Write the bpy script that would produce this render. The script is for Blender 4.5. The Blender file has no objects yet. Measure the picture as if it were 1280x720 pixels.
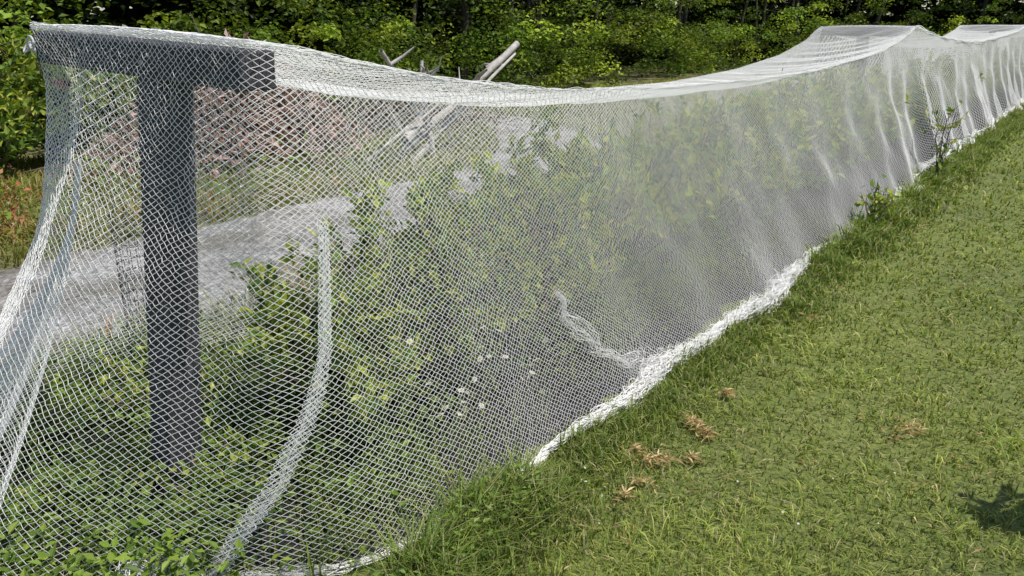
import bpy, math, numpy as np
from mathutils import Vector, Matrix
rng=np.random.default_rng(7)
sc=bpy.context.scene
SI,CO=0.595,0.804
def W(s,lat,z):
    s=np.asarray(s,float);lat=np.asarray(lat,float);z=np.asarray(z,float)
    s,lat,z=np.broadcast_arrays(s,lat,z)
    return np.stack([s*SI+lat*CO, s*CO-lat*SI, z],-1)
def coll(o,parent=None):
    sc.collection.objects.link(o)
    if parent: o.parent=parent
    return o
# ------------------------------------------------------------ materials
def nodes(name):
    m=bpy.data.materials.new(name); m.use_nodes=True
    nt=m.node_tree; nt.nodes.clear()
    return m,nt,nt.nodes,nt.links
def out(nt,sh):
    o=nt.nodes.new('ShaderNodeOutputMaterial'); nt.links.new(sh,o.inputs['Surface'])
def ramp(nt,fac,stops):
    r=nt.nodes.new('ShaderNodeValToRGB'); nt.links.new(fac,r.inputs[0])
    e=r.color_ramp.elements
    while len(e)<len(stops): e.new(0.5)
    for i,(p,c) in enumerate(stops):
        e[i].position=p; e[i].color=(*c,1)
    return r.outputs[0]
def noise(nt,scale,detail=4,vec=None,rough=0.55):
    n=nt.nodes.new('ShaderNodeTexNoise'); n.inputs['Scale'].default_value=scale
    n.inputs['Detail'].default_value=detail; n.inputs['Roughness'].default_value=rough
    if vec is None:
        g=nt.nodes.new('ShaderNodeTexCoord'); vec=g.outputs['Object']
    nt.links.new(vec,n.inputs['Vector']); return n.outputs[0]
def mix(nt,f,a,b,mode='MIX'):
    m=nt.nodes.new('ShaderNodeMix'); m.data_type='RGBA'; m.blend_type=mode
    for sock,v in ((m.inputs[0],f),(m.inputs[6],a),(m.inputs[7],b)):
        if isinstance(v,(int,float)): sock.default_value=v
        elif isinstance(v,tuple): sock.default_value=(*v,1)
        else: nt.links.new(v,sock)
    return m.outputs[2]
def bump(nt,h,st,dist=0.02):
    b=nt.nodes.new('ShaderNodeBump'); b.inputs['Strength'].default_value=st; b.inputs['Distance'].default_value=dist
    nt.links.new(h,b.inputs['Height']); return b.outputs[0]
def leafmat(name,trans=0.35,rough=0.5,spec=0.3,tint=(1.3,1.3,0.6)):
    m,nt,N,L=nodes(name)
    a=N.new('ShaderNodeAttribute'); a.attribute_name='Col'
    p=N.new('ShaderNodeBsdfPrincipled'); p.inputs['Roughness'].default_value=rough
    p.inputs['Specular IOR Level'].default_value=spec
    L.new(a.outputs['Color'],p.inputs['Base Color'])
    t=N.new('ShaderNodeBsdfTranslucent')
    L.new(mix(nt,1.0,a.outputs['Color'],tint,'MULTIPLY'),t.inputs['Color'])
    ms=N.new('ShaderNodeMixShader'); ms.inputs[0].default_value=trans
    L.new(p.outputs[0],ms.inputs[1]); L.new(t.outputs[0],ms.inputs[2]); out(nt,ms.outputs[0]); return m
M_leaf=leafmat('leaf')
M_grass=leafmat('grass_blade',0.3,0.6,0.2)
M_forest=leafmat('forest_leaf',0.35,0.55,0.2)
def netmat():
    m,nt,N,L=nodes('white_net_thread')
    d=N.new('ShaderNodeBsdfDiffuse'); d.inputs[0].default_value=(0.9,0.895,0.88,1)
    t=N.new('ShaderNodeBsdfTranslucent'); t.inputs[0].default_value=(0.9,0.895,0.88,1)
    ms=N.new('ShaderNodeMixShader'); ms.inputs[0].default_value=0.4
    L.new(d.outputs[0],ms.inputs[1]); L.new(t.outputs[0],ms.inputs[2]); out(nt,ms.outputs[0]); return m
M_net=netmat()
def simple(name,stops,scale,bs=0.3,bscale=None,rough=0.85,stretch=None,detail=6,dist=0.01):
    m,nt,N,L=nodes(name)
    tc=N.new('ShaderNodeTexCoord'); vec=tc.outputs['Object']
    if stretch:
        mp=N.new('ShaderNodeMapping'); mp.inputs['Scale'].default_value=stretch
        L.new(vec,mp.inputs[0]); vec=mp.outputs[0]
    n=noise(nt,scale,detail,vec)
    p=N.new('ShaderNodeBsdfPrincipled'); p.inputs['Roughness'].default_value=rough
    L.new(ramp(nt,n,stops),p.inputs['Base Color'])
    L.new(bump(nt,noise(nt,bscale or scale*3,5,vec),bs,dist),p.inputs['Normal'])
    out(nt,p.outputs[0]); return m
M_wood=simple('weathered_dark_timber',[(0.3,(0.02,0.018,0.024)),(0.55,(0.045,0.04,0.05)),(0.75,(0.10,0.092,0.10))],10,0.8,26,0.85,(8,8,0.6),dist=0.008)
M_bark=simple('bark',[(0.3,(0.025,0.02,0.015)),(0.7,(0.08,0.065,0.05))],6,0.8,20,0.9,(2,2,0.5))
M_dead=simple('bleached_branch_wood',[(0.3,(0.28,0.25,0.22)),(0.7,(0.5,0.47,0.43))],10,0.5,30,0.85)
M_stem=simple('bush_stem',[(0.3,(0.07,0.045,0.03)),(0.7,(0.16,0.12,0.08))],20,0.3,40,0.8)
M_metal=simple('galvanised_steel',[(0.3,(0.35,0.35,0.36)),(0.7,(0.55,0.55,0.56))],30,0.1,60,0.45)
M_black=simple('black_wire',[(0.3,(0.01,0.01,0.012)),(0.7,(0.03,0.03,0.03))],30,0.1,60,0.5)
def gravel():
    m,nt,N,L=nodes('gravel')
    tc=N.new('ShaderNodeTexCoord')
    v=N.new('ShaderNodeTexVoronoi'); v.inputs['Scale'].default_value=38; L.new(tc.outputs['Object'],v.inputs['Vector'])
    c1=ramp(nt,v.outputs['Color'],[(0.0,(0.12,0.117,0.115)),(0.5,(0.27,0.26,0.255)),(1.0,(0.46,0.45,0.445))])
    c2=ramp(nt,noise(nt,1.6,6,tc.outputs['Object']),[(0.38,(0.5,0.46,0.38)),(0.6,(1.05,1.05,1.05))])
    p=N.new('ShaderNodeBsdfPrincipled'); p.inputs['Roughness'].default_value=0.9
    L.new(mix(nt,1.0,c1,c2,'MULTIPLY'),p.inputs['Base Color'])
    L.new(bump(nt,v.outputs['Distance'],0.9,0.015),p.inputs['Normal']); out(nt,p.outputs[0]); return m
M_gravel=gravel()
def groundmat():
    m,nt,N,L=nodes('lawn_soil')
    tc=N.new('ShaderNodeTexCoord'); O=tc.outputs['Object']
    a=ramp(nt,noise(nt,30,6,O,0.7),[(0.3,(0.05,0.065,0.015)),(0.5,(0.11,0.145,0.032)),(0.72,(0.22,0.23,0.07))])
    b=ramp(nt,noise(nt,0.8,5,O),[(0.35,(0.85,0.85,0.8)),(0.65,(1.15,1.1,0.95))])
    p=N.new('ShaderNodeBsdfPrincipled'); p.inputs['Roughness'].default_value=0.95
    L.new(mix(nt,1.0,a,b,'MULTIPLY'),p.inputs['Base Color'])
    L.new(bump(nt,noise(nt,60,5,O),0.7,0.02),p.inputs['Normal']); out(nt,p.outputs[0]); return m
M_ground=groundmat()
M_bed=simple('mulch_soil',[(0.3,(0.008,0.008,0.011)),(0.55,(0.02,0.018,0.02)),(0.75,(0.07,0.05,0.04))],22,0.8,60,0.95)
M_field=simple('dry_field_soil',[(0.3,(0.07,0.085,0.025)),(0.55,(0.14,0.13,0.05)),(0.75,(0.24,0.18,0.1))],5,0.6,40,0.95)
# ------------------------------------------------------------ mesh helpers
def build(name,V,F,mat,col=None,parent=None,smooth=False):
    V=np.ascontiguousarray(V,dtype=np.float32); F=np.ascontiguousarray(F,dtype=np.int32)
    k=F.shape[1]; me=bpy.data.meshes.new(name)
    me.vertices.add(len(V)); me.vertices.foreach_set('co',V.ravel())
    me.loops.add(F.size); me.loops.foreach_set('vertex_index',F.ravel())
    me.polygons.add(len(F)); me.polygons.foreach_set('loop_start',np.arange(0,F.size,k,dtype=np.int32))
    me.polygons.foreach_set('use_smooth',np.full(len(F),smooth))
    me.update(calc_edges=True)
    if col is not None:
        a=me.color_attributes.new('Col','FLOAT_COLOR','POINT')
        c=np.ones((len(V),4),np.float32); c[:,:3]=col; a.data.foreach_set('color',c.ravel())
    me.materials.append(mat)
    return coll(bpy.data.objects.new(name,me),parent)
def norm(a): return a/np.maximum(np.linalg.norm(a,axis=-1,keepdims=True),1e-9)
def leaves_arr(P,D,Nn,L,wr,C):
    D=norm(D); S=norm(np.cross(D,Nn)); U=np.cross(S,D)
    L=L[:,None]
    a=P; b=P+D*L*.45+S*L*wr*.5+U*L*.08; c=P+D*L-U*L*.08; d=P+D*L*.45-S*L*wr*.5+U*L*.08
    V=np.stack([a,b,c,d],1).reshape(-1,3)
    n=len(P); i=np.arange(n)[:,None]*4
    F=np.concatenate([i+np.array([0,1,2]),i+np.array([0,2,3])],1).reshape(-1,3)
    return V,F,np.repeat(C,4,0)
def blades_arr(P,H,Wd,lean,ang,C):
    d=np.stack([np.cos(ang),np.sin(ang),0*ang],-1)
    sa=ang+rng.uniform(0.8,2.3,len(P)); sd=np.stack([np.cos(sa),np.sin(sa),0*sa],-1)
    H=H[:,None];Wd=Wd[:,None];lean=lean[:,None]; up=np.array([0,0,1.])
    m=P+up*H*.55+d*H*lean*.35; t=P+up*H*(1-.25*lean)+d*H*lean
    V=np.stack([P-sd*Wd/2,P+sd*Wd/2,m-sd*Wd*.42,m+sd*Wd*.42,t],1).reshape(-1,3)
    i=np.arange(len(P))[:,None]*5
    F=np.concatenate([i+np.array([0,1,3]),i+np.array([0,3,2]),i+np.array([2,3,4])],1).reshape(-1,3)
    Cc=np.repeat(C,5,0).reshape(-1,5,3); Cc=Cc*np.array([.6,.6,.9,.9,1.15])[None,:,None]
    return V,F,Cc.reshape(-1,3)
def prisms(P0,P1,r0,r1=None,n=3):
    r0=np.broadcast_to(np.asarray(r0,float),(len(P0),)); r1=r0 if r1 is None else np.broadcast_to(np.asarray(r1,float),(len(P0),))
    d=norm(P1-P0); ref=np.where(np.abs(d[:,2:3])>.9,np.array([[1.,0,0]]),np.array([[0,0,1.]]))
    a=norm(np.cross(d,ref)); b=np.cross(d,a)
    vs=[]
    for P,r in ((P0,r0),(P1,r1)):
        for k in range(n):
            th=2*math.pi*k/n
            vs.append(P+(a*math.cos(th)+b*math.sin(th))*r[:,None])
    V=np.stack(vs,1).reshape(-1,3); i=np.arange(len(P0))[:,None]*(2*n)
    F=np.concatenate([i+np.array([k,(k+1)%n,n+(k+1)%n,n+k]) for k in range(n)],1).reshape(-1,4)
    return V,F
def merge(parts):
    Vs=[];Fs=[];Cs=[];o=0
    for p in parts:
        Vs.append(p[0]);Fs.append(p[1]+o);o+=len(p[0])
        if len(p)>2: Cs.append(p[2])
    return np.concatenate(Vs),np.concatenate(Fs),(np.concatenate(Cs) if Cs else None)
def poly_tube(pts,rad,n=7):
    pts=np.asarray(pts,float);m=len(pts);rad=np.broadcast_to(rad,(m,))
    t=norm(np.gradient(pts,axis=0)); a=np.cross(t,np.array([.3,.5,.1])); a=norm(a); b=np.cross(t,a)
    th=np.arange(n)*2*math.pi/n
    V=(pts[:,None]+(a[:,None]*np.cos(th)[None,:,None]+b[:,None]*np.sin(th)[None,:,None])*rad[:,None,None]).reshape(-1,3)
    F=[[i*n+k,i*n+(k+1)%n,(i+1)*n+(k+1)%n,(i+1)*n+k] for i in range(m-1) for k in range(n)]
    return V,np.array(F)
def sines(x,seed,waves,amp=1):
    r=np.random.default_rng(seed); o=0
    for w in waves: o=o+np.sin(x*2*math.pi/w+r.uniform(0,6.28))
    return o*amp/len(waves)
def ncol(n,stops,jit=.25):
    stops=np.array(stops); i=rng.integers(0,len(stops),n); j=rng.integers(0,len(stops),n); f=rng.random(n)[:,None]
    return (stops[i]*(1-f)+stops[j]*f)*rng.uniform(1-jit,1+jit,n)[:,None]
def box_between(name,p0,p1,w,h,xdir,mat,parent,bev=.006):
    p0=np.array(p0);p1=np.array(p1); L=np.linalg.norm(p1-p0); d=(p1-p0)/L
    x=np.array(xdir,float); x=x-d*np.dot(x,d); x/=np.linalg.norm(x); y=np.cross(d,x)
    V=[];
    for sx,sy,sz in [(-1,-1,0),(1,-1,0),(1,1,0),(-1,1,0),(-1,-1,1),(1,-1,1),(1,1,1),(-1,1,1)]:
        V.append([sx*w/2,sy*h/2,sz*L])
    F=[[0,3,2,1],[4,5,6,7],[0,1,5,4],[1,2,6,5],[2,3,7,6],[3,0,4,7]]
    o=build(name,np.array(V),np.array(F),mat,parent=parent)
    M=Matrix(((x[0],y[0],d[0],p0[0]),(x[1],y[1],d[1],p0[1]),(x[2],y[2],d[2],p0[2]),(0,0,0,1)))
    o.matrix_world=M
    b=o.modifiers.new('b','BEVEL'); b.width=bev; b.segments=2
    return o
def empty(name):
    e=bpy.data.objects.new(name,None); e.empty_display_size=.1; return coll(e)
# ------------------------------------------------------------ ground
def grid_sheet(name,s0,s1,ls,z,mat,ns=60,edge=0.0,shift=None):
    s=np.linspace(s0,s1,ns); lat=np.array(ls); S,Lt=np.meshgrid(s,lat,indexing='ij')
    Lt=Lt.copy()
    if edge:
        Lt[:,0]+=sines(s,11,[3.1,1.3,.6,.33],edge*2); Lt[:,-1]+=sines(s,12,[2.7,1.1,.5,.29],edge*2)
    if shift is not None: Lt+=shift(s)[:,None]
    V=W(S,Lt,z).reshape(-1,3); n=len(lat)
    F=[[i*n+j,(i+1)*n+j,(i+1)*n+j+1,i*n+j+1] for i in range(ns-1) for j in range(n-1)]
    return build(name,V,np.array(F),mat)
roadshift=lambda s:-.34*np.clip(s-6.8,0,None)**1.6
build('ground',np.array([[-250,-250,0],[250,-250,0],[250,250,0],[-250,250,0]]),np.array([[0,1,2,3]]),M_ground)
grid_sheet('field',-8,30,[-14,-10,-5.6],0.004,M_field,80,.12)
grid_sheet('gravel_road',-15,11.5,[-5.75,-4.8,-3.85],0.008,M_gravel,400,.09,roadshift)
grid_sheet('planting_bed',.8,40,[-3.3,-2.3,-1.55],0.004,M_bed,300,.05)
# ------------------------------------------------------------ lawn
N=310000
r=np.exp(rng.uniform(math.log(1.4),math.log(45),N)); th=np.radians(rng.uniform(-62,80,N))
x=r*np.sin(th); y=r*np.cos(th); lat=x*CO-y*SI; sl=x*SI+y*CO
k=(lat>-1.5)|((sl<.95)&(lat>-3.9)); x,y,r,lat=x[k],y[k],r[k],lat[k]; n=len(x)
patch=sines(x+.6*y,3,[1.7,.9,.43],1)+sines(y-.4*x,4,[1.3,.7,.37],1)
fine=sines(1.3*x-.5*y,5,[.31,.17,.11],1)+sines(y+.7*x,6,[.27,.14,.09],1)
C=ncol(n,[(.20,.26,.04),(.31,.34,.07),(.13,.195,.03),(.36,.36,.11),(.21,.265,.05)],.36)
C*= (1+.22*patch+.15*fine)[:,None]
dry=rng.random(n)<(.08+.2*(patch<-.5)); C[dry]=ncol(dry.sum(),[(.46,.40,.22),(.38,.34,.16)])
H=rng.uniform(.012,.048,n)*(1+.3*patch+.35*fine)*np.clip((r/3)**.25,1,1.5)
wd=rng.uniform(.002,.0048,n)*np.clip(r/2.2,.9,9)
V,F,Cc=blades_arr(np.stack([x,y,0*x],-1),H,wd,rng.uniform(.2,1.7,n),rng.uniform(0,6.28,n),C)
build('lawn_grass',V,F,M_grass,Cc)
def basepath_r(s): return -1.47+sines(s,21,[2.9,1.7,.8],.06)
n=26000
s=1.0+17*rng.random(n)**1.9; off=np.abs(rng.normal(0,.15,n)); lt=basepath_r(s)+.045+off
P=W(s,lt,0); C=ncol(n,[(.11,.18,.025),(.16,.235,.04),(.24,.29,.06),(.08,.14,.02),(.36,.34,.17)])
lowh=np.interp(s,[1,1.9,2.2,4.6,6,20],[1.3,1.2,.5,.4,1,1])
H=rng.uniform(.04,.2,n)*np.exp(-off*3.2)*(1+.6*sines(s,33,[.9,.5,.31],1))*lowh; H=np.abs(H)+.02
hem=blades_arr(P,H,rng.uniform(.003,.006,n)*np.clip(s/3,1,3),rng.uniform(.2,1.1,n),rng.uniform(0,6.28,n),C)
n=30000
s=rng.uniform(.6,2.0,n); lt=rng.uniform(-3.9,-1.6,n); s=np.where(rng.random(n)<.4,rng.uniform(1.5,7,n),s)
keep=(sines(s*1.0+lt*.7,5,[.8,.37],1)+rng.normal(0,.6,n)>-.1)&((s>.95)|(lt<-1.8)); s,lt=s[keep],lt[keep]; n=len(s)
C=ncol(n,[(.11,.17,.025),(.18,.24,.035),(.24,.27,.06),(.07,.12,.02)])
ins=blades_arr(W(s,lt,0),rng.uniform(.04,.2,n)*np.clip((s-.3),.35,1),rng.uniform(.003,.007,n),rng.uniform(.2,1.2,n),rng.uniform(0,6.28,n),C)
V,F,Cc=merge([hem,ins]); build('tall_grass',V,F,M_grass,Cc)
n=120000
s=-3+28*rng.random(n)**1.4; lt=np.where(rng.random(n)<.10,rng.uniform(-3.95,-3.2,n),-5.7-4.6*rng.random(n))
ex=rng.random(n)<.16; s=np.where(ex,rng.uniform(6.8,26,n),s); lt=np.where(ex,rng.uniform(-6,-3.2,n),lt)
inroad=(lt-roadshift(s)>-5.72)&(lt-roadshift(s)<-3.88)&(s<11.5)&(rng.random(n)<.985); s,lt=s[~inroad],lt[~inroad]; n=len(s)
pt=sines(s+.3*lt,7,[3.1,1.4,.6],1)+sines(lt-.2*s,8,[2.2,.9],1)
C=ncol(n,[(.17,.22,.03),(.28,.28,.06),(.13,.18,.025),(.36,.3,.12)]); C*=(1+.2*pt)[:,None]
red=(pt>.35)&(rng.random(n)<.35)&(s<5.5)&(lt>-8.2); C[red]=ncol(red.sum(),[(.40,.15,.08),(.40,.24,.12),(.36,.27,.13)])
fld=blades_arr(W(s,lt,0),rng.uniform(.05,.2,n)*(1+.3*pt),rng.uniform(.007,.014,n),rng.uniform(.2,1.3,n),rng.uniform(0,6.28,n),C)
build('field_grass',fld[0],fld[1],M_grass,fld[2])
def rosette_leaves(n,s,lt,zmax,Lr,cols):
    P=W(s,lt,rng.uniform(0.01,1,n)*zmax); a=rng.uniform(0,6.28,n)
    D=np.stack([np.cos(a),np.sin(a),rng.uniform(-.1,.7,n)],-1); Nn=np.stack([rng.normal(0,.3,n),rng.normal(0,.3,n),np.ones(n)],-1)
    return leaves_arr(P,D,Nn,rng.uniform(*Lr,n),.5,ncol(n,cols))
n=8500
cs=rng.uniform(.62,1.95,140); cl=rng.uniform(-3.6,-1.72,140); i=rng.integers(0,140,n)
w1=rosette_leaves(n,cs[i]+rng.normal(0,.08,n),cl[i]+rng.normal(0,.08,n)-.06*(cs[i]<1.1),.2,(.018,.05),[(.15,.24,.03),(.23,.31,.045),(.10,.17,.025)])
n=1600; s=np.where(rng.random(n)<.65,rng.uniform(1.1,1.95,n),rng.uniform(5.5,9,n)); lt=basepath_r(s)+.03+np.abs(rng.normal(0,.09,n))
w2=rosette_leaves(n,s,lt,.15,(.015,.035),[(.12,.2,.03),(.2,.28,.05)])
n=3000; cs=rng.uniform(-2,8,70); cl=rng.uniform(-9.5,-5.9,70); i=rng.integers(0,70,n)
w3=rosette_leaves(n,cs[i]+rng.normal(0,.16,n),cl[i]+rng.normal(0,.16,n),.4,(.04,.10),[(.15,.24,.03),(.23,.31,.045),(.10,.17,.025)])
n=4200; cs=rng.uniform(1.7,5.0,60); cl=rng.uniform(-2.1,-1.72,60); i=rng.integers(0,60,n)
w4=rosette_leaves(n,cs[i]+rng.normal(0,.07,n),np.minimum(cl[i]+rng.normal(0,.06,n),-1.66),.3,(.02,.05),[(.13,.2,.03),(.19,.26,.045),(.08,.13,.025)])
def unp(px,py):
    X=px-640;v=360-py; yy=v*.3132+949.7; zz=v*.9497-313.2; t=1.55/-zz; return X*t,yy*t
V,F,Cc=merge([w1,w2,w3,w4]); build('weeds',V,F,M_leaf,Cc)
parts=[]
for X,Y,rd in [(-4.75,7.1,.25),(-5.3,7.9,.28),(-3.9,5.9,.2)]:
    n=420; a=rng.normal(0,rd,n); b=rng.normal(0,rd,n); P=np.stack([X+a,Y+b,.34*np.exp(-(a*a+b*b)/(rd*rd)*.6)*rng.uniform(.1,1,n)],-1)
    parts.append(leaves_arr(P,rng.normal(0,1,(n,3)),rng.normal(0,.5,(n,3))+[0,0,1],rng.uniform(.03,.08,n),.5,ncol(n,[(.42,.13,.07),(.40,.23,.11),(.2,.2,.05),(.2,.24,.05)])))
V,F,Cc=merge(parts); build('red_leaved_plants',V,F,M_leaf,Cc)
def clump(px,py,rad,n,elong=1.0,ang=0):
    a=rng.normal(0,rad*elong,n); b=rng.normal(0,rad*.5,n)
    X=px+a*math.cos(ang)-b*math.sin(ang); Y=py+a*math.sin(ang)+b*math.cos(ang); Z=.016+.022*np.exp(-(a/rad)**2-(b/rad)**2)+rng.uniform(0,.016,n)
    P=np.stack([X,Y,Z],-1); d=rng.normal(ang,.9,n); D=np.stack([np.cos(d),np.sin(d),rng.normal(0,.2,n)],-1)
    return leaves_arr(P,D,np.tile([0,0,1.],(n,1))+rng.normal(0,.5,(n,3)),rng.uniform(.015,.05,n),.17,ncol(n,[(.6,.46,.25),(.45,.32,.16),(.68,.56,.34),(.35,.25,.12)]))
parts=[]
for (px,py,rd,n,el,an) in [(872,540,.026,120,1.8,2.0),(882,552,.018,60,1,1),(820,584,.022,90,1.5,.2),(780,630,.010,30,1.5,1.4),(1130,545,.05,80,1.3,.6),(905,500,.015,55,1.4,0),(1015,405,.02,25,1.5,.5),(862,582,.012,40,1.3,0),(800,610,.012,30,2,-.5),(1150,290,.04,30,2,0),(790,572,.014,40,1.5,.2)]:
    X,Y=unp(px,py); parts.append(clump(X,Y,rd,n,el,an))
for k in range(80):
    X,Y=unp(rng.uniform(700,1270),rng.uniform(250,710))
    if X*CO-Y*SI>-1.3: parts.append(clump(X,Y,.03,4,1.5,rng.uniform(0,6)))
V,F,Cc=merge(parts); build('dry_grass_clippings',V,F,M_grass,Cc)
# ------------------------------------------------------------ T posts
def tpost(s,lat_c,zl,zr,first=False,l0=-2.90,l1=-1.80):
    e=empty('timber_t_post')
    xd=W(1,0,0)
    topz=(zl+zr)/2-.10
    top=W(s,lat_c,topz); base=W(s-(.13 if first else 0),lat_c-(.07 if first else 0),-.15)
    box_between('post',base,top,.115,.115,xd,M_wood,e)
    bl=W(s,l0,zl-.05); br=W(s,l1,zr-.05)
    box_between('crossbar',br,bl,.11,.10,xd,M_wood,e)
    if first:
        for i in range(2):
            p=W(s-.052,lat_c-.02+.04*i,(zl+zr)/2-.05+.02*(i-.5)); q=W(s-.062,lat_c-.02+.04*i,(zl+zr)/2-.05+.02*(i-.5))
            V,F=poly_tube([p,(p+q)/2,q],[.007,.007,.004],6); build('bolt_%d'%(i+1),V,F,M_metal,parent=e)
        pts=[W(s,-2.88,zl-.05),W(s,-2.97,zl-.045),W(s,-3.04,zl-.04)]
        V,F=poly_tube(pts,.006,8); build('eye_bolt_shank',V,F,M_metal,parent=e)
        for j,(dl,dz,R) in enumerate([(-3.05,-.04,.022),(-3.08,-.055,.017),(-2.98,-.075,.018)]):
            a=np.linspace(0,2*math.pi,17); P=W(s+.012*np.sin(a)*(j%2),dl+R*np.cos(a),zl+dz+R*np.sin(a))
            V,F=poly_tube(P,.004,6); build('ring_%d'%(j+1),V,F,M_metal,parent=e,smooth=True)
        V,F=poly_tube([W(s+.02,-2.98,zl-.06),W(s+.02,-3.03,zl-.075),W(s+.02,-3.1,zl-.06)],[.010,.013,.007],8); build('tensioner',V,F,M_metal,parent=e,smooth=True)
        V,F=poly_tube([W(s+.03,-2.9,zl-.17),W(s+.03,-2.94,zl-.175),W(s+.03,-2.98,zl-.17)],[.012,.016,.012],8)
        build('red_cap',V,F,simple('red_plastic',[(0.3,(.35,.06,.04)),(.7,(.45,.09,.06))],10),parent=e,smooth=True)
    return e
S2=10.0;S3=19.6
tpost(1.33,-2.24,1.53,1.485,True,l1=-1.80); tpost(S2,-2.45,1.53,1.52,l1=-1.98); tpost(S3,-2.3,1.52,1.52); tpost(29,-2.3,1.52,1.52)
# ------------------------------------------------------------ net
S0,SMAX=1.33,29.0; BL=1.15
Q=np.arange(-(SMAX-S0)-.5,BL+(SMAX-S0)+.5,.01)
def smooth(a,k=21):
    ker=np.hanning(k+2)[1:-1]; ker/=ker.sum(); p=np.pad(a,k//2,mode='edge'); return np.convolve(p,ker,'valid')
sR=S0-Q; sL=S0+(Q-BL)
zr_c=([1.33,2.0,2.7,3.75,5.0,6.2,7.5,8.8,9.6,S2,10.8,12.5,14.5,17,18.8,S3,20.5,23,26,29],[1.50,1.38,1.30,1.25,1.225,1.23,1.29,1.38,1.47,1.53,1.42,1.33,1.30,1.36,1.44,1.53,1.42,1.33,1.36,1.53])
zl_c=([1.33,2.0,2.7,3.75,5.6,7.0,8.3,9.3,9.7,S2,10.5,12.5,14.5,17,18.8,S3,20.5,23,26,29],[1.545,1.36,1.25,1.17,1.14,1.17,1.25,1.38,1.48,1.53,1.40,1.28,1.26,1.34,1.45,1.53,1.4,1.32,1.36,1.53])
pull=([1.33,2.2,3.5,6,9.0,S2,14,S3,24,29],[0,.06,.12,.10,.03,0,.14,0,.12,0])
ts=np.where(Q<0,sR,np.where(Q>BL,sL,S0-.068))
barR=np.interp(sR,[8,S2,12],[0,-.17,0])
tl=np.where(Q<0,-1.735-np.interp(sR,*pull)*.7+barR,np.where(Q>BL,-2.92+2.2*np.interp(sL,*pull),-1.735-Q*(1.185/BL)))
tz=np.where(Q<0,np.interp(sR,*zr_c),np.where(Q>BL,np.interp(sL,*zl_c),1.505+.04*Q/BL))
qc=[-28,-9,-1.2,-.5,-.15,.1,.5,.9,1.2,1.6,2.4,9,29]
bs=np.interp(Q,qc,[S0+28,S0+9,2.45,1.75,1.33,1.00,.62,.50,.62,1.22,2.5,S0+7.85,S0+27.85])
bl=np.interp(Q,qc,[-1.47,-1.47,-1.46,-1.47,-1.53,-1.86,-2.3,-2.9,-3.55,-3.68,-3.35,-3.3,-3.3])
rr=Q<-.2
bl=bl+np.where(rr,sines(sR,21,[2.9,1.7,.8],.06),0)+np.where(sR>8,sines(sR,22,[2.9,1.7,.9],.15),0)*rr
bz=.012+np.where((sR>7.0)&rr,np.abs(sines(sR,24,[2.9,1.6,.9],.22))*np.clip((sR-7)/1.5,0,1),0)
A=[smooth(a,13) for a in (ts,tl)]+[smooth(tz,25)]; B=[smooth(a,41) for a in (bs,bl,bz)]
def wall(q,v):
    g=lambda a:np.interp(q,Q,a)
    t=[g(a) for a in A]; b=[g(a) for a in B]
    left=np.clip((q-.75)/.5,0,1); p=1.25+1.5*left
    w=np.clip(v,0,1)**p
    s=t[0]*(1-w)+b[0]*w; la=t[1]*(1-w)+b[1]*w; z=t[2]*(1-v)+b[2]*v
    endf=np.clip((q+.3)/.4,0,1)*np.clip((BL+.3-q)/.4,0,1); rf=np.clip(-(q)/.4,0,1)
    amp=.004+.013*np.sin(np.clip(v,0,1)*math.pi)**.7
    far=np.interp(-q,[5,7,9,10],[0,.6,.5,0])
    dim=np.interp(-q,[8,11],[1,.35])
    wr=sines(q+.9*v,51,[2.3,1.3,.74],1)*amp*(1+far)*dim + sines(q-.8*v,52,[.47,.33],1)*amp*.10*dim+ sines(v*1.5+.35*q,53,[.9,.5],1)*amp*.8
    near=np.exp(-((q+.1)/.6)**2)*np.sin(np.clip(v,0,1)*math.pi)
    wr=wr+near*.012*np.sin((q+.1)*16/(.35+v))
    sag=.05*np.sin(v*math.pi)
    s=s-endf*(wr)+endf*sag*.6
    la=la+rf*(wr-sag)-np.clip((q-BL)/.3,0,1)*wr
    z=z+.012*sines(q+v,55,[.9,.55,.33],1)*np.clip(v*(1-v)*4,0,1)
    return W(s,la,z)
def top(sv,w):
    g=lambda a,q:np.interp(q,Q,a)
    qr=-(sv-S0); ql=BL+(sv-S0)
    la=g(A[1],qr)*(1-w)+g(A[1],ql)*w; z=g(A[2],qr)*(1-w)+g(A[2],ql)*w
    inter=np.interp(sv,[1.33,2,S2-.5,S2,S2+.6,S3-.6,S3,S3+.6,28.5,29],[0,1,1,0,1,1,0,1,1,0])
    z=z-inter*(.06*4*w*(1-w))+.006+inter*.014*sines(sv+w,61,[1.1,.6,.35],1)*np.sin(w*math.pi)+.012*(1-inter)*np.sin(w*math.pi)
    return W(sv,la,z)
def lattice(fn,u0,u1,v0,v1,du,dv,vscale,r,jit=.0009):
    nu=int(round((u1-u0)/du))+1; nv=int((v1-v0)*vscale/dv)+1; du=(u1-u0)/(nu-1)
    I,J=np.meshgrid(np.arange(nu),np.arange(nv),indexing='ij')
    u=u0+I*du; v=v0+J*(v1-v0)/(nv-1)
    u=u+.006*np.sin(v*9+u*2.3)+.35*du*np.sin(v*vscale*11+u*5); v=np.clip(v+.004*np.sin(u*7.1+v*5)*np.sin(v*math.pi),v0,v1)
    P=fn(u,v)+rng.normal(0,jit,(nu,nv,3))
    ok=((I+J)%2==0)
    segs=[]
    a=ok[:-1,:-1]; segs.append((P[:-1,:-1][a],P[1:,1:][a]))
    b=ok[:-1,1:]; segs.append((P[:-1,1:][b],P[1:,:-1][b]))
    P0=np.concatenate([s_[0] for s_ in segs]); P1=np.concatenate([s_[1] for s_ in segs])
    return prisms(P0,P1,r)
net=empty('bird_netting')
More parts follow.
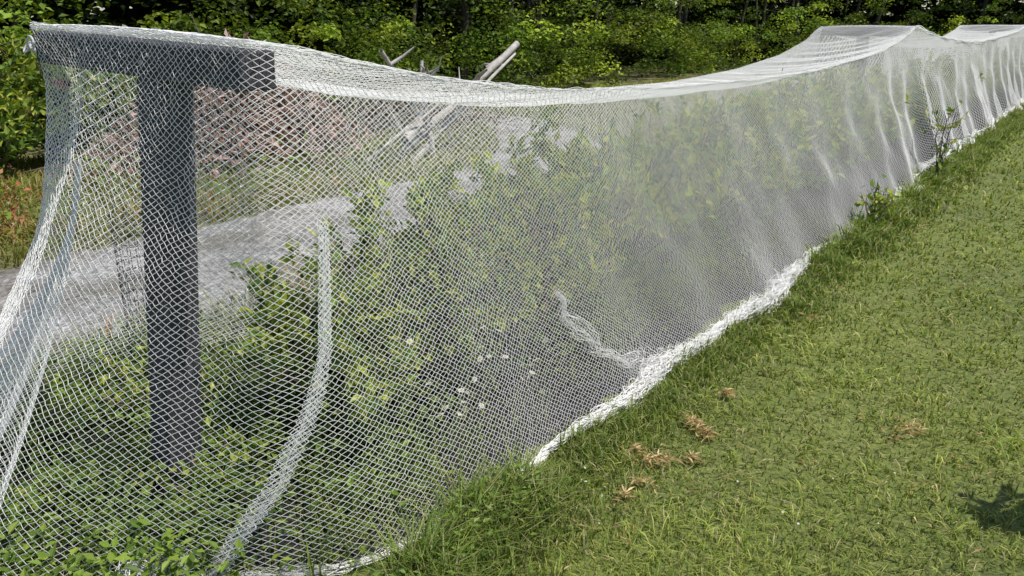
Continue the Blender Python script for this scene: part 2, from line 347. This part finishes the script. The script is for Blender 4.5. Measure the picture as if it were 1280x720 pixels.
def addnet(name,parts):
    V,F,_=merge(parts); return build(name,V,F,M_net,parent=net)
R=.00098
addnet('side_and_end_panel',[lattice(wall,-3.2,1.2,0,1,.0120,.0098,1.52,R,.0015), lattice(wall,-5.6,-3.195,0,1,.0135,.0112,1.5,R*1.12),lattice(wall,-8.6,-5.595,0,1,.018,.015,1.5,R*1.55)])
addnet('back_panel',[lattice(wall,1.195,BL+8.6,0,1,.024,.020,1.5,R*1.5)])
addnet('top_panel',[lattice(top,S0-.06,S2,0,1,.018,.015,1.15,R*1.5)])
addnet('distant_panels',[lattice(wall,-(SMAX-S0),-8.59,0,1,.034,.028,1.5,R*2.9),lattice(wall,BL+8.6,BL+(SMAX-S0),0,1,.05,.045,1.5,R*4.2),lattice(top,S2,SMAX,0,1,.034,.028,1.15,R*3.0)])
def flap(u,v):
    a=u/1.0
    gs,gl,gz=1.34,-2.85,1.10
    es=.56+.58*a+.03*np.sin(a*19); el=-2.4-1.42*a+.03*np.sin(a*23+1)
    w=.025+.975*np.clip(v,0,1)**1.5
    s_=(gs+(a-.5)*.05)*(1-w)+es*w; l_=(gl-(a-.5)*.05)*(1-w)+el*w
    fold=.03*np.sin(a*34)*w**.8+.015*np.sin(a*71+1)*w
    l_=l_+fold*.5; s_=s_+fold; z_=gz*(1-v)+.015*v
    return W(s_,l_,z_)
addnet('gathered_flap',[lattice(flap,0,1,0,1,.0075,.0095,1.15,R*1.1,.0006)])
def bundle(path,rad,nst,r,seed,step=.012,flat=1.0):
    path=np.asarray(path); d=np.r_[0,np.cumsum(np.linalg.norm(np.diff(path,axis=0),axis=1))]
    m=int(d[-1]/step)+2; t=np.linspace(0,d[-1],m); P=np.stack([np.interp(t,d,path[:,k]) for k in range(3)],-1)
    rad=np.interp(t,np.linspace(0,d[-1],len(np.atleast_1d(rad))),np.atleast_1d(rad))
    rg=np.random.default_rng(seed); out_=[]
    for _ in range(nst):
        off=np.stack([smooth(rg.normal(0,1,m),9)*1.6 for k in range(3)],-1)+rg.normal(0,.35,3)
        X=P+off*rad[:,None]; X[:,2]=np.maximum(X[:,2],.004)
        out_.append(prisms(X[:-1],X[1:],r))
    return merge(out_)[:2]
def gp(q0,q1,v,n=200,dz=0,dl=0):
    q=np.linspace(q0,q1,n); P=wall(q,np.full(n,v))+W(0,dl,0); P[:,2]+=dz; return P
hemr=[bundle(gp(-.75,-4.0,1,300,.034,.02),[.008,.012,.022,.038,.024,.018,.036,.042,.036,.022],100,.0014,1),
      bundle(gp(-.1,-.75,1,100,.012),[.01,.012],20,.0011,2),
      bundle(gp(-4.0,-8.6,1,200,.032,.01),[.024,.018,.03],30,.002,3,.02),
      bundle(gp(-8.6,-27,1,500,.015),[.03,.04],12,.0045,4,.05),
      bundle(gp(-.1,1.2,1,140,.015),[.012,.02,.014,.03,.014],30,.0011,5)]
addnet('gathered_hem',hemr)
edge=[bundle(gp(-27,-8.6,0,300,.004),[.012],10,.003,6,.06),bundle(gp(-8.6,-.0,0,400,.003),[.006],9,.0012,7,.02),bundle(gp(0,BL,0,150,.004),[.008],12,.001,8,.015)]
addnet('top_edge_cord',edge)
n=160; v=np.linspace(0.33,1,n); q=np.interp(v,[.33,.55,.8,1],[-.13,-.11,-.02,.10])
seam=wall(q,v)+W(-.012,.012,0)
q2=lambda u,v_: wall(np.interp(v_,[.33,.55,.8,1],[-.13,-.11,-.02,.10])+u,v_)+W(-.01,.012,0)
addnet('lap_seam',[lattice(q2,-.018,.022,.30,1,.006,.0075,1.52,.0012,.0012),lattice(lambda u,v_:q2(u,v_)+W(-.008,.008,0),-.022,.018,.33,1,.009,.0105,1.52,.0011,.0015),bundle(seam,[.003,.006,.010],6,.0009,9)])
v=np.linspace(.62,1,80); q=np.interp(v,[.62,.75,.88,1],[-1.32,-1.40,-1.58,-2.0])
addnet('fold',[bundle(wall(q,v)+W(0,-.03,0)+sines(v,78,[.13,.07],.02)[:,None]*np.array([1,.3,.3]),[.006,.03,.012,.045,.055],17,.0010,10,.02)])
for j,(s_,l_,rd,ns) in enumerate([(.90,-2.0,.055,60),(.75,-2.9,.06,60)]):
    a=np.linspace(0,9,60); P=W(s_+.05*np.cos(a)+.01*a,l_+.06*np.sin(a),.035+.015*np.sin(a*2))
    addnet('crumpled_end_%d'%(j+1),[bundle(P,[rd*.45],ns,.0011,20+j)])
# ------------------------------------------------------------ blueberry bushes
def bush(s,lat,h,rad,nst,nl,Ls,seed,name='blueberry_bush',gain=1.0,clip=False,dense=6):
    rg=np.random.default_rng(seed); e=empty(name)
    tubes=[];Lp=[];Ld=[]
    c=W(s,lat,0)
    for i in range(nst):
        a=rg.uniform(0,6.28); R_=rad*math.sqrt(rg.uniform(.02,1)); hh=h*rg.uniform(.5,1.05)*(1-.3*(R_/rad)**2)
        t=np.linspace(0,1,7); P=np.zeros((7,3))
        P[:,0]=c[0]+math.cos(a)*(R_*t**1.2)+rg.normal(0,.015,7)*t; P[:,1]=c[1]+math.sin(a)*(R_*t**1.2)+rg.normal(0,.015,7)*t; P[:,2]=hh*t**.85
        tubes.append(poly_tube(P,np.linspace(.009,.003,7),5))
        for b in range(dense):
            tt=rg.uniform(.15,1); p=np.array([np.interp(tt,t,P[:,k]) for k in range(3)])
            d=rg.normal(0,1,3); d[2]=abs(d[2])*.8+.2; d/=np.linalg.norm(d); ln=rg.uniform(.08,.24)*(h/.95)
            T=np.stack([p,p+d*ln*.5+rg.normal(0,.01,3),p+d*ln]); tubes.append(poly_tube(T,[.003,.0025,.0015],4))
            m=max(2,int(nl/(nst*dense))); u=rg.uniform(.1,1.05,m)[:,None]
            Lp.append(p+d*ln*u+rg.normal(0,.018,(m,3))); Ld.append(d*.5+rg.normal(0,.75,(m,3)))
    V,F,_=merge(tubes)
    if clip:
        la=V[:,0]*CO-V[:,1]*SI; lim=-1.70-.13*V[:,2]; over=np.clip(la-lim,0,None); V[:,0]-=over*CO; V[:,1]+=over*SI
    build('stems',V,F,M_stem,parent=e)
    P=np.concatenate(Lp);D=np.concatenate(Ld); P[:,2]=np.maximum(P[:,2],.02)
    if clip:
        la=P[:,0]*CO-P[:,1]*SI; ss=P[:,0]*SI+P[:,1]*CO; k=la<-1.70-.13*P[:,2]; k&=ss>1.38-(.5*(1-P[:,2]/1.5)); 
        k&=P[:,2]<np.interp(ss,[0,1.5,3,6,8.5,9.5,30],[1.3,1.3,1.13,1.08,1.15,1.2,1.2]); P=P[k];D=D[k]
    n=len(P)
    Nn=rg.normal(0,.45,(n,3))+np.array([0,0,1.])
    C=ncol(n,[(.11,.17,.022),(.17,.22,.03),(.06,.11,.02),(.10,.165,.03)],.3)*gain
    new=(P[:,2]>h*.4)&(rg.random(n)<.4); C[new]=ncol(new.sum(),[(.24,.28,.035),(.28,.29,.05)])*gain
    V,F,Cc=leaves_arr(P,D,Nn,rg.uniform(.6,1.25,n)*Ls,.52,C)
    build('leaves',V,F,M_leaf,Cc,parent=e)
i=0
for s_,l_,h,rd,ns,nl,Ls in [(1.95,-2.2,.78,.54,48,9500,.052),(2.5,-2.12,.97,.62,60,14500,.054),(3.15,-2.2,1.05,.64,58,13000,.058),(3.9,-2.2,1.10,.68,54,10500,.064),(4.8,-2.25,1.14,.7,50,8500,.07),(5.8,-2.2,1.14,.7,46,6900,.078),(7.0,-2.25,1.16,.7,42,5500,.084),(8.2,-2.25,1.16,.7,38,4500,.092),(9.3,-2.3,1.16,.7,30,3200,.1)]:
    bush(s_,l_,h,rd,ns,nl,Ls,100+i,gain=1.45,clip=True); i+=1
for s_ in np.arange(10.4,28,1.3):
    bush(s_,-2.3,1.1,.68,20,1500,.12,100+i,gain=1.2,clip=True); i+=1
bush(1.5,-2.8,.36,.32,16,1000,.038,90,'weed_clump',1.5,True); bush(1.25,-2.15,.27,.3,14,900,.038,91,'weed_clump',1.6,True); bush(1.1,-3.1,.26,.3,14,700,.038,92,'weed_clump',1.5); bush(1.05,-2.55,.22,.25,12,600,.035,93,'weed_clump',1.6)
for k,(s_,l_,h) in enumerate([(3.5,-9.25,1.25),(4.3,-9.5,1.5),(5.3,-9.6,1.3),(3.0,-9.9,1.7)]):
    bush(s_,l_,h,.75,40,3600,.10,700+k,'shrub',1.35)
def worldbush(x,y,*a,**k):
    s_=x*SI+y*CO; l_=x*CO-y*SI; bush(s_,l_,*a,**k)
worldbush(2.72,1.86,1.4,.6,60,17000,.08,300,name='shrub')  # unseen shrub, added to cast a shadow on the near right lawn corner
for s_,l_,h,rd in [(9.1,-1.34,.9,.10),(6.5,-1.38,.4,.18),(7.1,-1.38,.3,.15)]:
    bush(s_,l_,h,rd,5,110,.07,int(400+s_*10),'tall_weed',1.4)
def flowers(name,pts,R_,parent=None,tilt=.6):
    parts=[]
    for p in pts:
        p=np.array(p); n=9; a=np.arange(n)*2*math.pi/n+rng.uniform(0,1)
        nz=norm(np.array([rng.normal(0,tilt),rng.normal(0,tilt),1.])); ux=norm(np.cross(nz,[0,1,.1])); uy=np.cross(nz,ux)
        D=np.cos(a)[:,None]*ux+np.sin(a)[:,None]*uy+.1*nz; rr_=R_*rng.uniform(.5,1.2)
        parts.append(leaves_arr(np.tile(p,(n,1)),D,np.tile(nz,(n,1)),np.full(n,rr_),.5,np.tile([.8,.8,.78],(n,1))))
        parts.append(leaves_arr(np.tile(p+nz*.003,(4,1)),D[[0,2,4,7]],np.tile(nz,(4,1)),np.full(4,rr_*.35),1.0,np.tile([.6,.42,.05],(4,1))))
    V,F,Cc=merge(parts); return build(name,V,F,M_leaf,Cc,parent=parent)
cc=[(1.95,-1.7,.3),(2.1,-1.72,.42),(2.35,-1.66,.24),(2.2,-1.75,.33),(2.6,-1.68,.3),(1.8,-1.72,.5),(2.0,-1.7,.2)]
pts=[]
for c_ in cc:
    for k in range(rng.integers(3,9)): pts.append(W(c_[0]+rng.normal(0,.09),min(c_[1]+rng.normal(0,.03),-1.63),max(.12,c_[2]+rng.normal(0,.05))))
pts=np.array(pts); n=len(pts)
e=empty('daisy_plant'); flowers('flowers',pts,.015,e)
b0=pts.copy(); b0[:,2]=0; b0[:,:2]+=rng.normal(0,.04,(n,2)); V,F=prisms(b0,pts,.0012); build('stems',V,F,M_stem,parent=e)
pts=[];
for k in range(40):
    X,Y=unp(rng.uniform(480,1150),rng.uniform(330,700)); 
    if X*CO-Y*SI>-1.35: pts.append([X,Y,.045])
flowers('clover_flowers',pts,.006)
parts=[]; c=W(1.75,-3.35,0); 
for k in range(14):
    a=np.arange(17)*2*math.pi/16; P=np.stack([c[0]+.09*np.cos(a),c[1]+.09*np.sin(a),np.full(17,.1+.05*k)],-1); parts.append(prisms(P[:-1],P[1:],.002))
a=np.arange(16)*2*math.pi/16; P=np.stack([c[0]+.09*np.cos(a),c[1]+.09*np.sin(a),0*a],-1); parts.append(prisms(P,P+[0,0,.78],.002))
V,F,_=merge(parts); build('wire_plant_guard',V,F,M_black)
# ------------------------------------------------------------ brush pile and dead branches
def pile(name,s,lat,ls,ll,h,ntw,nlf,cols,tw=.012):
    e=empty(name); parts=[]
    for k in range(ntw):
        a=rng.normal(0,.42); b=rng.normal(0,.42); z=h*math.exp(-(a*a+b*b)*1.3)*rng.uniform(.1,1)
        p=W(s+a*ls,lat+b*ll,z); d=rng.normal(0,1,3); d[2]*=.35; d/=np.linalg.norm(d); L=rng.uniform(.3,.95)
        q=p+d*L; q[2]=max(q[2],.02); mid=(p+q)/2+rng.normal(0,.05,3)
        parts.append(poly_tube([p,mid,q],[tw*rng.uniform(.5,1.6)]*2+[.003],4))
    V,F,_=merge(parts); build('twigs',V,F,M_dead if tw>.015 else M_stem,parent=e)
    a=rng.normal(0,.42,nlf); b=rng.normal(0,.42,nlf); z=h*np.exp(-(a*a+b*b)*1.3)*rng.uniform(.2,1.05,nlf)
    V,F,Cc=leaves_arr(W(s+a*ls,lat+b*ll,z),rng.normal(0,1,(nlf,3)),rng.normal(0,1,(nlf,3)),rng.uniform(.05,.13,nlf),.5,ncol(nlf,cols)); build('dry_leaves',V,F,M_leaf,Cc,parent=e)
pile('brush_pile',5.7,-8.2,1.6,.9,1.35,420,8500,[(.48,.28,.25),(.36,.2,.18),(.55,.4,.36),(.2,.13,.11)])
pile('brush_pile',9.0,-8.6,1.6,1.0,.7,160,2600,[(.26,.2,.15),(.16,.14,.07),(.3,.22,.18)])
parts=[]
def br(p0,p1,r0,r1,seed):
    rg=np.random.default_rng(seed); t=np.linspace(0,1,9)[:,None]; P=W(*p0)*(1-t)+W(*p1)*t+np.cumsum(rg.normal(0,.018,(9,3)),0)*np.sin(t*3.14)
    parts.append(poly_tube(P,np.linspace(r0,r1,9),7)); 
    for k in range(3):
        i0=rg.integers(3,8); q=P[i0]+rg.normal(0,.22,3)+[0,0,.12]; parts.append(poly_tube([P[i0],(P[i0]+q)/2+rg.normal(0,.03,3),q],[r1*1.0,r1*.7,r1*.3],5))
for k,(p0,p1,r0,r1) in enumerate([((6.8,-6.6,.15),(8.9,-6.5,1.31),.05,.045),((7.6,-6.9,.1),(6.4,-6.5,1.28),.045,.025),((7.2,-6.5,0),(7.15,-6.6,1.15),.04,.02),((6.8,-6.5,.0),(9.4,-6.9,1.16),.035,.018),((6.6,-6.4,.3),(7.8,-6.9,.75),.06,.04),((6.2,-6.6,.1),(7.5,-6.3,.9),.03,.015),((7.9,-6.8,.1),(6.9,-6.3,1.1),.025,.015)]): br(p0,p1,r0,r1,k+5)
V,F,_=merge(parts); build('dead_branches',V,F,M_dead,smooth=True)
# ------------------------------------------------------------ forest
ctrl=np.array([[-9,-9.8],[0,-10.2],[10,-10.6],[20,-11],[29,-10.5],[36,-7],[40,0],[42,9],[43,20]])
cw=W(ctrl[:,0],ctrl[:,1],0)[:,:2]; cd=np.r_[0,np.cumsum(np.linalg.norm(np.diff(cw,axis=0),axis=1))]
nrmv=norm(np.gradient(cw,axis=0)); outn=np.stack([-nrmv[:,1],nrmv[:,0]],-1)
def fpos(t,depth):
    X=np.interp(t,cd,cw[:,0]); Y=np.interp(t,cd,cw[:,1]); nx=np.interp(t,cd,outn[:,0]); ny=np.interp(t,cd,outn[:,1])
    return X+nx*depth,Y+ny*depth
TL=cd[-1]; forest=empty('forest')
def clumps(name,nc,nl,zr,dr,size,Ls,cols,bright,zp=1.0,flat=.5,mod=0):
    t=TL*rng.random(nc)**.9; bay=sines(t,91,[7.3,4.1,2.3],1)
    dep=rng.uniform(*dr,nc)+mod*bay; X,Y=fpos(t,dep); Z=zr[0]+(zr[1]-zr[0])*rng.random(nc)**zp
    br_=bright[0]+(bright[1]-bright[0])*rng.random(nc)**1.4; br_=br_*(1-.3*np.sign(mod)*bay)  # clumps set further back get darker colour, painting shade into the recesses
    base=ncol(nc,cols,.2)*br_[:,None]
    i=np.repeat(np.arange(nc),nl); n=len(i); sz=rng.uniform(.5,1.4,nc)*size
    d=rng.normal(0,1,(n,3)); d=d/np.linalg.norm(d,axis=1,keepdims=True)*(rng.random(n)**.45)[:,None]; d[:,2]*=flat
    P=np.stack([X[i],Y[i],Z[i]],-1)+d*sz[i][:,None]; P[:,2]-=.35*(d[:,0]**2+d[:,1]**2)*sz[i]; P[:,2]=np.maximum(P[:,2],.03)
    a=rng.uniform(0,6.28,n); D=np.stack([np.cos(a),np.sin(a),rng.normal(-.3,.35,n)],-1)
    Nn=rng.normal(0,.5,(n,3))+[0,0,1.]
    C=base[i]*rng.uniform(.65,1.35,n)[:,None]
    V,F,Cc=leaves_arr(P,D,Nn,rng.uniform(.6,1.3,n)*Ls,.6,C); build(name,V,F,M_forest,Cc,parent=forest)
G=[(.12,.18,.02),(.24,.30,.04),(.06,.10,.016),(.14,.21,.027)]
clumps('undergrowth',900,80,(.05,1.6),(-.3,1.6),.42,.105,[(.16,.25,.028),(.28,.35,.04),(.09,.15,.02)],(.4,1.3),1,.5,.5)
clumps('foliage_front',950,80,(.9,4.5),(.2,2.6),.62,.12,G,(.35,1.7),1.3,.32,1.0)
clumps('foliage_mid',1100,55,(.2,6),(3.2,6.5),.8,.2,[(.04,.07,.013),(.07,.11,.02)],(.3,1.0),1.4,.8,.5)  # deeper layer in darker leaf colour, forest shade painted in
clumps('foliage_upper',620,50,(4,9),(.5,5.5),1.0,.19,G,(.4,1.1))
clumps('foliage_back',2300,62,(.1,9),(6.5,10),1.3,.5,[(.016,.028,.009),(.028,.045,.013)],(.4,.9),1.8,.9)  # near-black leaf colour stands in for shade in the gaps between trees
parts=[]
for k in range(60):
    t=rng.uniform(0,TL); X,Y=fpos(t,rng.uniform(1.6,5)); h=rng.uniform(6,9); r0=rng.uniform(.04,.13); z=np.linspace(0,1,8)
    P=np.stack([X+np.cumsum(rng.normal(0,.12,8)),Y+np.cumsum(rng.normal(0,.12,8)),z*h-.05],-1); parts.append(poly_tube(P,r0*(1-.75*z),8))
    for b in range(7):
        i0=rng.integers(1,7); d=rng.normal(0,1,3); d[2]=abs(d[2])*.5; d/=np.linalg.norm(d); L=rng.uniform(.8,2); parts.append(poly_tube([P[i0],P[i0]+d*L*.5+[0,0,.08],P[i0]+d*L],[r0*.3,r0*.2,r0*.06],5))
V,F,_=merge(parts); build('trunks',V,F,M_bark,parent=forest,smooth=True)
# ------------------------------------------------------------ light
sv=Vector((.50,-.18,1.08)).normalized()
el=math.asin(sv.z); az=math.atan2(sv.x,sv.y)
L=bpy.data.lights.new('sun','SUN'); L.energy=5.0; L.angle=math.radians(.5); L.color=(1,.95,.87)
lo=coll(bpy.data.objects.new('sun',L)); lo.rotation_euler=(-sv).to_track_quat('-Z','Y').to_euler()
w=bpy.data.worlds.new('World'); sc.world=w; w.use_nodes=True; nt=w.node_tree
bg=nt.nodes['Background']; sky=nt.nodes.new('ShaderNodeTexSky'); sky.sky_type='NISHITA'; sky.sun_disc=False
sky.sun_elevation=el; sky.sun_rotation=az; nt.links.new(sky.outputs[0],bg.inputs[0]); bg.inputs[1].default_value=.15
sc.view_settings.view_transform='Standard'; sc.view_settings.look='None'; sc.view_settings.exposure=0
cam=bpy.data.cameras.new('camera'); cam.lens=28.1; cam.sensor_width=36; cam.clip_end=600; cam.clip_start=.05
co=coll(bpy.data.objects.new('camera',cam)); co.location=(0,0,1.55); co.rotation_euler=(math.radians(90-18.25),0,0)
sc.camera=co
